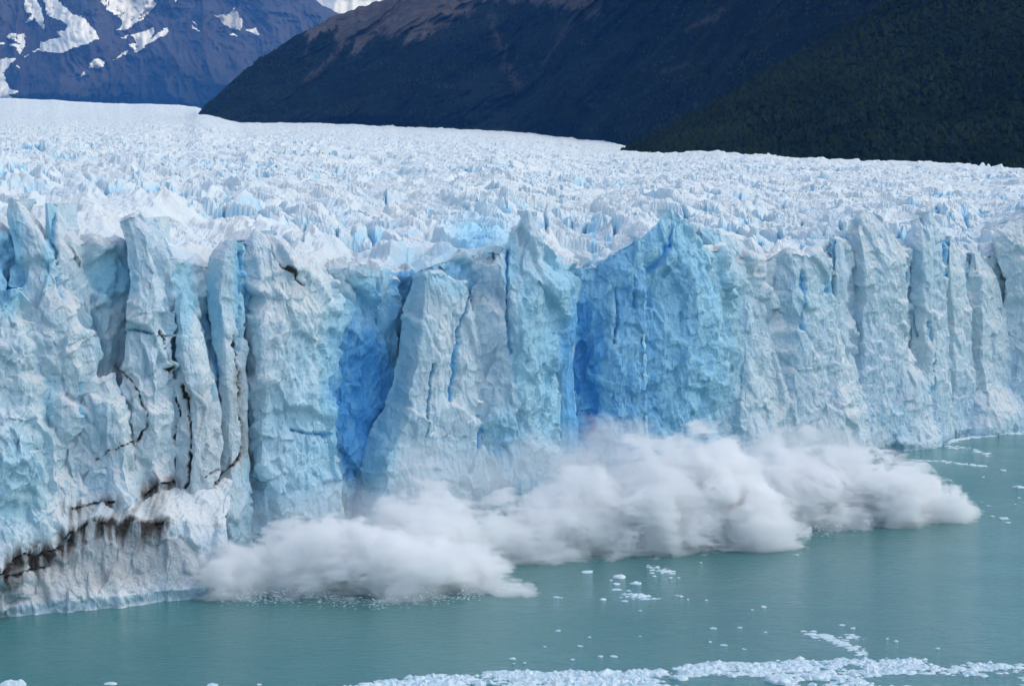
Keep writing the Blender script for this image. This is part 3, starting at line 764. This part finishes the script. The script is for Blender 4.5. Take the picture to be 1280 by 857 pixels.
hill = link('bare_topped_hill', mesh_from('bare_topped_hill', P, grid_faces(*P.shape[:2]), {'bare': np.clip(bare, 0, 1)}), mat_hill, kind='structure',
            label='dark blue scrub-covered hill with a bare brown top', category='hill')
hill_P, hill_bare = P, bare

# forested slope
P, ny = ruled(690, 1420, 2.0, 120, tab([(690, 240), (1420, 240)]), tab([(690, 2500), (1420, 2150)]),
              tab([(690, 225), (770, 193), (800, 178), (860, 148), (905, 122), (950, 96), (1000, 65), (1050, 35), (1110, 0), (1250, -60), (1420, -120)]),
              tab([(690, 2550), (770, 2900), (1000, 3200), (1420, 3300)]), 140, 131, 220, skew=-.8)
px, py = pix(P)
slope = link('forested_slope', mesh_from('forested_slope', P, grid_faces(*P.shape[:2]), {'bare': np.zeros(P.shape[:2])}), mat_forest_floor, kind='structure',
             label='steep dark green forested mountainside beside the glacier', category='hill')
slope_P = P

m, nt, out = new_mat('beech_foliage'); b = NB(nt)
p = b.n('ShaderNodeBsdfPrincipled')
c = b.mix(b.attr('tone'), (.008, .016, .006), (.036, .050, .019))
b.l(c, p.inputs['Base Color']); p.inputs['Roughness'].default_value = .8; p.inputs['Specular IOR Level'].default_value = .0
b.l(p.outputs[0], out.inputs[0])
mat_tree = m

def forest(name, P, rows, count, hmin, hmax, seed, mat, keep=None, **props):
    r = np.random.RandomState(seed)
    ny_, nx_ = P.shape[:2]
    i = r.rand(count) * (rows - 2); j = r.rand(count) * (nx_ - 2)
    if keep is not None:
        k = r.rand(count) < keep[i.astype(int), j.astype(int)]
        i, j = i[k], j[k]; count = len(i)
    i0, j0 = i.astype(int), j.astype(int); a, b_ = (i - i0)[:, None], (j - j0)[:, None]
    c = P[i0, j0] * (1 - a) * (1 - b_) + P[i0 + 1, j0] * a * (1 - b_) + P[i0, j0 + 1] * (1 - a) * b_ + P[i0 + 1, j0 + 1] * a * b_
    h = (hmin + (hmax - hmin) * r.rand(count) ** 1.5)
    tv = [(0, 0, -.3)] + [(math.cos(q * 1.2566), math.sin(q * 1.2566), .15) for q in range(5)] + [(.62 * math.cos(q * 1.2566 + .6), .62 * math.sin(q * 1.2566 + .6), .68) for q in range(5)] + [(0, 0, 1)]
    tf = []
    for q in range(5):
        n_ = (q + 1) % 5
        tf += [(0, 1 + n_, 1 + q), (1 + q, 1 + n_, 6 + q), (1 + n_, 6 + n_, 6 + q), (6 + q, 6 + n_, 11)]
    tv = np.array(tv); tf = np.array(tf)
    V = tv[None] * (1 + .5 * (r.rand(count, 12, 1) - .5))
    rot = r.rand(count) * 6.28; ca, sa_ = np.cos(rot)[:, None], np.sin(rot)[:, None]
    V = np.stack([V[..., 0] * ca - V[..., 1] * sa_, V[..., 0] * sa_ + V[..., 1] * ca, V[..., 2]], -1)
    wdt = (.42 + .2 * r.rand(count)) * h
    V = V * np.stack([wdt, wdt, h], -1)[:, None] + c[:, None]
    F = tf[None] + (np.arange(count) * 12)[:, None, None]
    tone = np.repeat(np.clip(.35 + .5 * fbm(c[:, 0] / 120, c[:, 1] / 120, c[:, 2] / 120, 3, seed) + .35 * (r.rand(count) - .5), 0, 1), 12)
    return link(name, mesh_from(name, V, F.reshape(-1, 3), {'tone': tone}, smooth_shade=False), mat, kind='stuff', **props)

forest('forest', slope_P, 120, 14000, 3.6, 8.2, 3, mat_tree, label='dense dark green beech forest on the steep mountainside', category='forest')
keep = np.clip(1 - hill_bare * 1.2, 0, 1)[:140] * 1.0
forest('scrub_forest', hill_P, 140, 11000, 4.5, 9, 4, mat_tree, keep=keep, label='dark bluish scrub forest on the lower sides of the bare-topped hill', category='forest')

# ------------------------------------------------------------------ floating ice
m, nt, out = new_mat('floating_ice'); b = NB(nt)
p = b.n('ShaderNodeBsdfPrincipled')
b.l(b.mix(b.ramp(b.noise(.8, 5, b.scaled_pos(1, 1, 1), .6), .35, .68), (.48, .67, .75), (.76, .82, .84)), p.inputs['Base Color'])
p.inputs['Roughness'].default_value = .5
b.l(b.bump(b.noise(3.0, 5, b.scaled_pos(1, 1, 1), .6), .6, .2), p.inputs['Normal'])
b.l(p.outputs[0], out.inputs[0]); mat_floe = m

def floe_mesh(seed, w, d, h, nu=22, nv=9):
    """flattened irregular lump of ice, wider than tall, its foot under water"""
    r = np.random.RandomState(seed)
    u = np.linspace(0, 2 * np.pi, nu, endpoint=False)
    rad = 1 + .45 * fbm(np.cos(u) * 1.3 + seed, np.sin(u) * 1.3, seed * .3, 3, seed)
    rows = []
    for k in range(nv):
        q = k / (nv - 1)
        rr = np.cos(q * np.pi / 2) ** .55
        z = -.35 + 1.35 * np.sin(q * np.pi / 2) ** .8
        rows.append(np.stack([rad * rr * np.cos(u), rad * rr * np.sin(u), np.full(nu, z)], -1))
    V = np.array(rows)
    x, y, z = V[..., 0], V[..., 1], V[..., 2]
    V[..., 2] += smooth(-.1, .3, z) * (.75 * fbm(x * 1.8 + seed, y * 1.8, 0, 3, seed + 1) + .35 * facets(x * 2.1 + seed, y * 2.1, seed, 20, 1.4)[0])
    V[..., 2] = np.where(z > 0, np.maximum(V[..., 2], .04), V[..., 2])
    V = V * np.array([w / 2, d / 2, h])
    i = np.arange(nv * nu).reshape(nv, nu); j = np.roll(i, -1, 1)
    F = np.stack([i[:-1], j[:-1], j[1:], i[1:]], -1).reshape(-1, 4)
    return mesh_from('ice_floe', V, F, smooth_shade=False)

def floe(x, y, wpx, seed, label, group=None, hf=.12, asp=1.0):
    P0 = on_water(x, y)
    mpp = P0[1] / FPX
    w = wpx * mpp * .85
    me = floe_mesh(seed, w, w * asp * (0.9 + .5 * ((seed * 37) % 10) / 10), max(.12, w * hf))
    o = link('ice_floe', me, mat_floe, label=label, category='ice floe')
    o.location = (P0[0], P0[1], 0.0); o.rotation_euler = (0, 0, (seed * 1.7) % 6.28)
    if group: o['group'] = group
    return o

sd = 200
for x, y, w, lab in [
    (733, 715, 16, 'small flat ice floe beneath the middle spray, apart from the cluster'),
    (773, 721, 21, 'oval white ice floe at the head of the scattered cluster'),
    (770, 730, 12, 'small ice floe just below the oval floe'), (771, 737, 12, 'lowest of the three floes below the oval floe'),
    (795, 729, 18, 'thin strip of ice to the side of the oval floe'), (797, 745, 24, 'widest broken floe at the foot of the scattered cluster'),
    (781, 751, 9, 'small round floe beside the widest broken floe'), (832, 714, 18, 'broken white floe just below the dark hollow in the spray'),
    (641, 823, 10, 'white lump of ice above the brash ice band'), (751, 820, 10, 'flat floe above the band, first of a close pair'),
    (767, 820, 10, 'flat floe above the band, second of a close pair'), (1255, 653 - 5, 14, 'ice floe near the view edge past the spray tip'),
    (1254, 588, 11, 'bright floe on open water near the cliff'), (1229, 596, 5, 'tiny round floe on open water near the cliff'),
    (1273, 609, 16, 'long floe at the view edge on open water'),
    (16, 855, 38, 'large white floe cut off at the lower corner'), (137, 854, 15, 'pale flat floe alone at the bottom edge'),
    (265, 856, 16, 'small floe half cut off by the bottom edge')]:
    sd += 1
    floe(x, y, w, sd, lab)
sd = 260
tiny = [(695, 746, 8), (701, 747, 5), (754, 749, 11), (851, 745, 7), (698, 788, 7), (725, 807, 8), (737, 796, 4), (800, 763, 5), (681, 808, 4), (656, 828, 6), (716, 824, 6),
        (642, 829, 4), (800, 795, 4), (846, 744, 5), (883, 750, 5), (940, 762, 5), (955, 758, 8), (892, 785, 9), (925, 784, 7), (957, 790, 6), (930, 811, 6), (1053, 781, 8), (1066, 785, 8),
        (1109, 798, 4), (1120, 801, 6), (1172, 810, 6), (905, 806, 8), (888, 802, 5), (860, 749, 4), (1236, 632, 7), (1260, 653, 7), (1274, 622, 5), (1269, 630, 4), (1240, 645, 7),
        (1117, 652, 4), (1100, 654, 8), (1080, 660, 5), (996, 693, 5), (842, 714, 7), (815, 716, 8), (822, 708, 6), (848, 722, 5), (324, 855, 7), (838, 722, 6), (818, 720, 6), (786, 738, 7), (876, 703, 4), (764, 725, 5)]
for x, y, w in tiny:
    sd += 1
    if x > 1200: lab = 'tiny white ice chip on open water past the tip of the spray'
    elif y < 700 and x > 990: lab = 'tiny white ice chip in front of the far fan of spray'
    elif x > 1000: lab = 'tiny white ice chip near the broken streak above the brash ice'
    elif x < 400: lab = 'tiny white ice chip at the bottom edge of the teal water'
    elif x > 870: lab = 'tiny white ice chip on open water between spray and brash ice'
    elif y > 775: lab = 'tiny white ice chip floating just above the brash ice band'
    elif y < 730: lab = 'tiny white ice chip around the broken floe below the spray hollow'
    else: lab = 'tiny white ice chip around the widest floe of the cluster'
    floe(x, y, w, sd, lab, 'tiny ice chips scattered on the lake')

# band of brash ice along the bottom of the view
band_lo = tab([(430, 862), (480, 850), (545, 845), (590, 846), (640, 838), (700, 840), (760, 842), (830, 836), (870, 830), (930, 828), (1000, 826), (1060, 824), (1120, 826), (1200, 824), (1250, 830), (1300, 836)])
r = np.random.RandomState(11)
Vs, Fs = [], []
octv = np.array([(1, 0, 0), (0, 1, 0), (-1, 0, 0), (0, -1, 0), (.7, .7, .1), (-.7, .7, .1), (-.7, -.7, .1), (.7, -.7, .1), (0, 0, 1)], float)
ring = [0, 4, 1, 5, 2, 6, 3, 7]
octf = np.array([(ring[k], ring[(k + 1) % 8], 8) for k in range(8)])
cand = 60000
bx_ = 425 + 900 * r.rand(cand); up = band_lo(bx_)
by_ = up + r.rand(cand) ** 1.4 * (872 - up) + r.randn(cand) * 1.2
dens = .42 + 1.2 * fbm(bx_ / 38, by_ / 7, 0.3, 4, 5) - .35 * smooth(1080, 1250, bx_) - .25 * (1 - smooth(440, 560, bx_))
hole = np.exp(-((bx_ - 905) / 62) ** 2 - ((by_ - 852) / 7) ** 2) + .8 * np.exp(-((bx_ - 1150) / 70) ** 2 - ((by_ - 853) / 8) ** 2)
ok_ = r.rand(cand) < dens - hole * 1.4 + .1
P0 = on_water(bx_[ok_], by_[ok_])[:15000]
n = len(P0)
s_ = (.06 + .75 * r.rand(n) ** 6)[:, None, None]
v = octv[None] * (1 + .7 * (r.rand(n, 9, 1) - .5)) * s_ * np.stack([1 + r.rand(n), np.ones(n), .3 + .5 * r.rand(n)], -1)[:, None]
a_ = (r.rand(n) * 6.28)[:, None]
v = np.stack([v[..., 0] * np.cos(a_) - v[..., 1] * np.sin(a_), v[..., 0] * np.sin(a_) + v[..., 1] * np.cos(a_), v[..., 2] - .02], -1)
Vs.append((v + P0[:, None]).reshape(-1, 3)); Fs.append((octf[None] + (np.arange(n) * 9)[:, None, None]).reshape(-1, 3))
# loose broken streaks elsewhere on the water
def streak(pts, count, spread, smax):
    global n
    pts = np.array(pts, float)
    for _ in range(count):
        t_ = r.rand() * (len(pts) - 1); i_ = int(t_)
        c_ = pts[i_] * (1 - t_ + i_) + pts[min(i_ + 1, len(pts) - 1)] * (t_ - i_) + r.randn(2) * np.array([spread * 2.2, spread * .6])
        P0 = on_water(*c_)
        s_ = .1 + smax * r.rand() ** 2
        v = octv * (1 + .5 * (r.rand(9, 1) - .5)) * np.array([s_ * (1 + r.rand()), s_, s_ * .4])
        Vs.append(v + P0 + np.array([0, 0, -.02])); Fs.append(octf + 9 * n); n += 1
streak([(1010, 791), (1030, 795), (1045, 801), (1060, 808), (1080, 817)], 190, 2.2, .45)
streak([(1046, 801), (1062, 794), (1075, 797)], 50, 2.0, .35)
streak([(815, 705), (826, 711), (838, 716)], 60, 3.0, .35)
streak([(785, 745), (800, 744), (815, 747)], 70, 3.0, .4)
streak([(1170, 554), (1210, 547), (1250, 542), (1300, 540)], 300, 1.4, .8)
streak([(1185, 558), (1215, 561), (1240, 570)], 70, 1.2, .6)
streak([(1130, 573), (1180, 577), (1215, 581), (1235, 583)], 90, .9, .6)
streak([(1085, 655), (1110, 650)], 30, 2, .5)
me = mesh_from('brash_ice', np.concatenate(Vs), np.concatenate(Fs), smooth_shade=False)
link('brash_ice', me, mat_floe, kind='stuff', label='band of crushed white brash ice drifting along the bottom of the view', category='brash ice')
sd = 400
for x, y, w, lab in [(975, 851, 46, 'large pale blue floe bedded in the brash ice band'), (1072, 851, 30, 'blue domed floe at the end of the large brash floe'), (1020, 846, 40, 'white rounded floe between the large floe and the blue dome'),
                     (1000, 834, 30, 'flat white floe at the back edge of the brash ice'), (935, 836, 42, 'wide white floe above the dark gap in the brash ice'), (880, 834, 30, 'floe at the narrow neck of the brash ice band'),
                     (848, 847, 26, 'rounded floe beside the dark gap in the brash ice'), (790, 848, 26, 'white floe low in the middle of the brash ice'), (845, 836, 16, 'small bright floe at the rear rim of the brash ice'),
                     (1045, 832, 24, 'pale floe behind the blue domed floe'), (1190, 838, 20, 'thin floe in the sparse end of the brash ice'), (520, 855, 20, 'white floe at the thin start of the brash ice band')]:
    sd += 1
    floe(x, y, w, sd, lab, hf=.13, asp=.9)

# ------------------------------------------------------------------ spray thrown up by the calving
m, nt, out = new_mat('ice_spray'); b = NB(nt)
tc = b.n('ShaderNodeTexCoord')
oi = b.n('ShaderNodeObjectInfo')
ln = b.n('ShaderNodeVectorMath', operation='LENGTH'); b.l(tc.outputs['Object'], ln.inputs[0])
nz1 = b.noise(.13, 7, b.scaled_pos(1, 1, 1.2), .68, .6)
f = b.math('ADD', b.math('SUBTRACT', 1.0, ln.outputs['Value']), b.math('MULTIPLY', b.math('SUBTRACT', nz1, .58), 2.2))
mp = b.n('ShaderNodeMapping'); b.l(b.scaled_pos(1, 1, 1), mp.inputs[0])
mp.inputs['Rotation'].default_value = (0, R(-38), R(20)); mp.inputs['Scale'].default_value = (.20, .8, 1.3)
nz2 = b.noise(.8, 5, mp.outputs[0], .72, .3)
f = b.math('ADD', f, b.math('MULTIPLY', b.math('SUBTRACT', nz2, .5), 1.25))
f = b.ramp(f, 0.0, .22)
sepc = b.n('ShaderNodeSeparateColor'); b.l(oi.outputs['Color'], sepc.inputs[0])
vol = b.n('ShaderNodeVolumePrincipled')
vol.inputs['Color'].default_value = (1, 1, 1, 1)
vol.inputs['Anisotropy'].default_value = 0.0
b.l(b.math('MULTIPLY', f, b.math('MULTIPLY', sepc.outputs[0], 1.9)), vol.inputs['Density'])
b.l(vol.outputs[0], out.inputs['Volume'])
mat_spray = m

def unit_ball(nu=28, nv=16):
    u = np.linspace(0, 2 * np.pi, nu, endpoint=False); rows = []
    V = [(0, 0, -1)]
    for k in range(1, nv):
        q = -np.pi / 2 + np.pi * k / nv
        V += [(math.cos(q) * math.cos(a), math.cos(q) * math.sin(a), math.sin(q)) for a in u]
    V.append((0, 0, 1)); me = bpy.data.meshes.new('spray')
    F = []
    for j in range(nu):
        F.append((0, 1 + (j + 1) % nu, 1 + j))
        for k in range(nv - 2):
            a, c_ = 1 + k * nu, 1 + (k + 1) * nu
            F.append((a + j, a + (j + 1) % nu, c_ + (j + 1) % nu, c_ + j))
        F.append((len(V) - 1, 1 + (nv - 2) * nu + j, 1 + (nv - 2) * nu + (j + 1) % nu))
    me.from_pydata(V, [], F); me.materials.append(mat_spray)
    return me
ball = unit_ball()

def plume(label, blobs):
    c = on_water(*blobs[0][5:7]) if False else on_water(blobs[0][0], blobs[0][2])
    root = bpy.data.objects.new('spray_plume', None); scene.collection.objects.link(root)
    root.location = (c[0], c[1], 0); root['label'] = label; root['category'] = 'spray'; root['group'] = 'spray plumes at the foot of the ice cliff'
    for x, y, yw, rx, ry, den in blobs:
        D = float(water_D(x, yw)); mpp = D / FPX
        topy = y - ry
        if ry > 20 and den > .07: y = yw - .18 * (yw - topy); ry = y - topy
        C = at(x, y, D)
        o = bpy.data.objects.new('spray', ball); scene.collection.objects.link(o)
        o.parent = root
        o.location = (C[0] - c[0], C[1] - c[1], C[2])
        o.scale = (rx * mpp * 1.15, max(4.0, .5 * (rx + ry) * mpp * .9), ry * mpp * 1.15)
        o.color = (den, den, den, 1)
    return root

def droplets(root, line, count, seed, reach, up):
    """thrown drops and foam along the leading edge of a plume"""
    r = np.random.RandomState(seed)
    l = np.array(line, float)
    ln_ = resample(l, 400)
    k = (r.rand(count) * 399).astype(int)
    base = on_water(ln_[k, 0], ln_[k, 1])
    clump = .5 + .5 * fbm(ln_[k, 0] / 16, seed, 0, 3, seed)
    keepm = r.rand(count) < clump
    base, clump = base[keepm], clump[keepm]; cnt = len(base)
    out_ = r.rand(cnt) ** 2.2 * reach * (.3 + 1.2 * clump)
    pos_ = base + np.stack([.45 * out_ + r.randn(cnt) * .5, -.8 * out_ + r.randn(cnt) * 2.0 + 3.2, np.abs(r.randn(cnt)) * up * (1 - out_ / (reach * 2))], -1)
    s_ = (.02 + .11 * r.rand(cnt) ** 4)[:, None, None]
    v = octv[None] * s_ * np.array([1.5, 1.1, .8]) * (1 + .5 * (r.rand(cnt, 9, 1) - .5))
    F_ = octf[None] + (np.arange(cnt) * 9)[:, None, None]
    o = link('flung_drops', mesh_from('flung_drops', (v + pos_[:, None]) - np.array(root.location), F_.reshape(-1, 3)), mat_floe, root)
    o['kind'] = 'stuff'

pa = plume('white burst of spray in front of the dirty ice ledge and tower', [
    (300, 718, 742, 75, 42, .35), (400, 700, 738, 90, 62, .35), (490, 705, 742, 90, 58, .4), (565, 712, 736, 75, 40, .35), (622, 736, 738, 45, 13, .35), (245, 715, 733, 45, 42, .10),
    (540, 668, 715, 95, 58, .25), (640, 741, 743, 34, 7, .4), (596, 722, 735, 55, 24, .3), (225, 726, 740, 48, 24, .12), (430, 650, 715, 120, 50, .02), (560, 610, 700, 90, 70, .02)])
pb = plume('broad billow of white spray below the blue ice', [
    (650, 668, 698, 75, 52, .3), (735, 645, 690, 85, 65, .3), (820, 622, 684, 90, 75, .35), (885, 605, 676, 85, 68, .35), (930, 645, 682, 75, 48, .35), (960, 683, 686, 42, 10, .35), (760, 580, 670, 90, 60, .05), (680, 600, 680, 110, 60, .025)])
pc = plume('far white fan of spray reaching past the cliff corner', [
    (985, 600, 655, 75, 62, .35), (1050, 610, 652, 75, 55, .35), (1110, 618, 652, 70, 48, .35), (1165, 630, 650, 52, 30, .35), (1207, 640, 648, 22, 11, .3), (1020, 560, 630, 90, 40, .05)])

droplets(pa, [(232, 748), (290, 756), (350, 754), (400, 757), (480, 763), (545, 755), (600, 747), (662, 742)], 9000, 51, 2.2, 1.1)
droplets(pb, [(612, 700), (650, 703), (690, 705), (740, 692), (790, 690), (860, 690), (930, 688), (995, 689)], 9000, 52, 2.2, 1.2)
droplets(pc, [(985, 674), (1040, 671), (1070, 664), (1120, 655), (1180, 652), (1228, 646)], 5000, 53, 2.2, 1.2)

# ------------------------------------------------------------------ air
m, nt, out = new_mat('valley_air'); b = NB(nt)
vol = b.n('ShaderNodeVolumePrincipled')
vol.inputs['Color'].default_value = (.08, .34, 1.0, 1)
vol.inputs['Absorption Color'].default_value = (1, 1, 1, 1)
vol.inputs['Density'].default_value = 1.6e-5
b.l(vol.outputs[0], out.inputs['Volume'])
hx0, hx1, hy0, hy1, hz0, hz1 = -16000, 16000, -400, 44000, -2, 5200
V = [(x, y, z) for z in (hz0, hz1) for y in (hy0, hy1) for x in (hx0, hx1)]
F = [(0, 2, 3, 1), (4, 5, 7, 6), (0, 1, 5, 4), (2, 6, 7, 3), (0, 4, 6, 2), (1, 3, 7, 5)]
me = bpy.data.meshes.new('haze'); me.from_pydata(V, [], F)
link('haze', me, m, kind='stuff', label='thin blue air between the camera and the far mountains', category='haze')
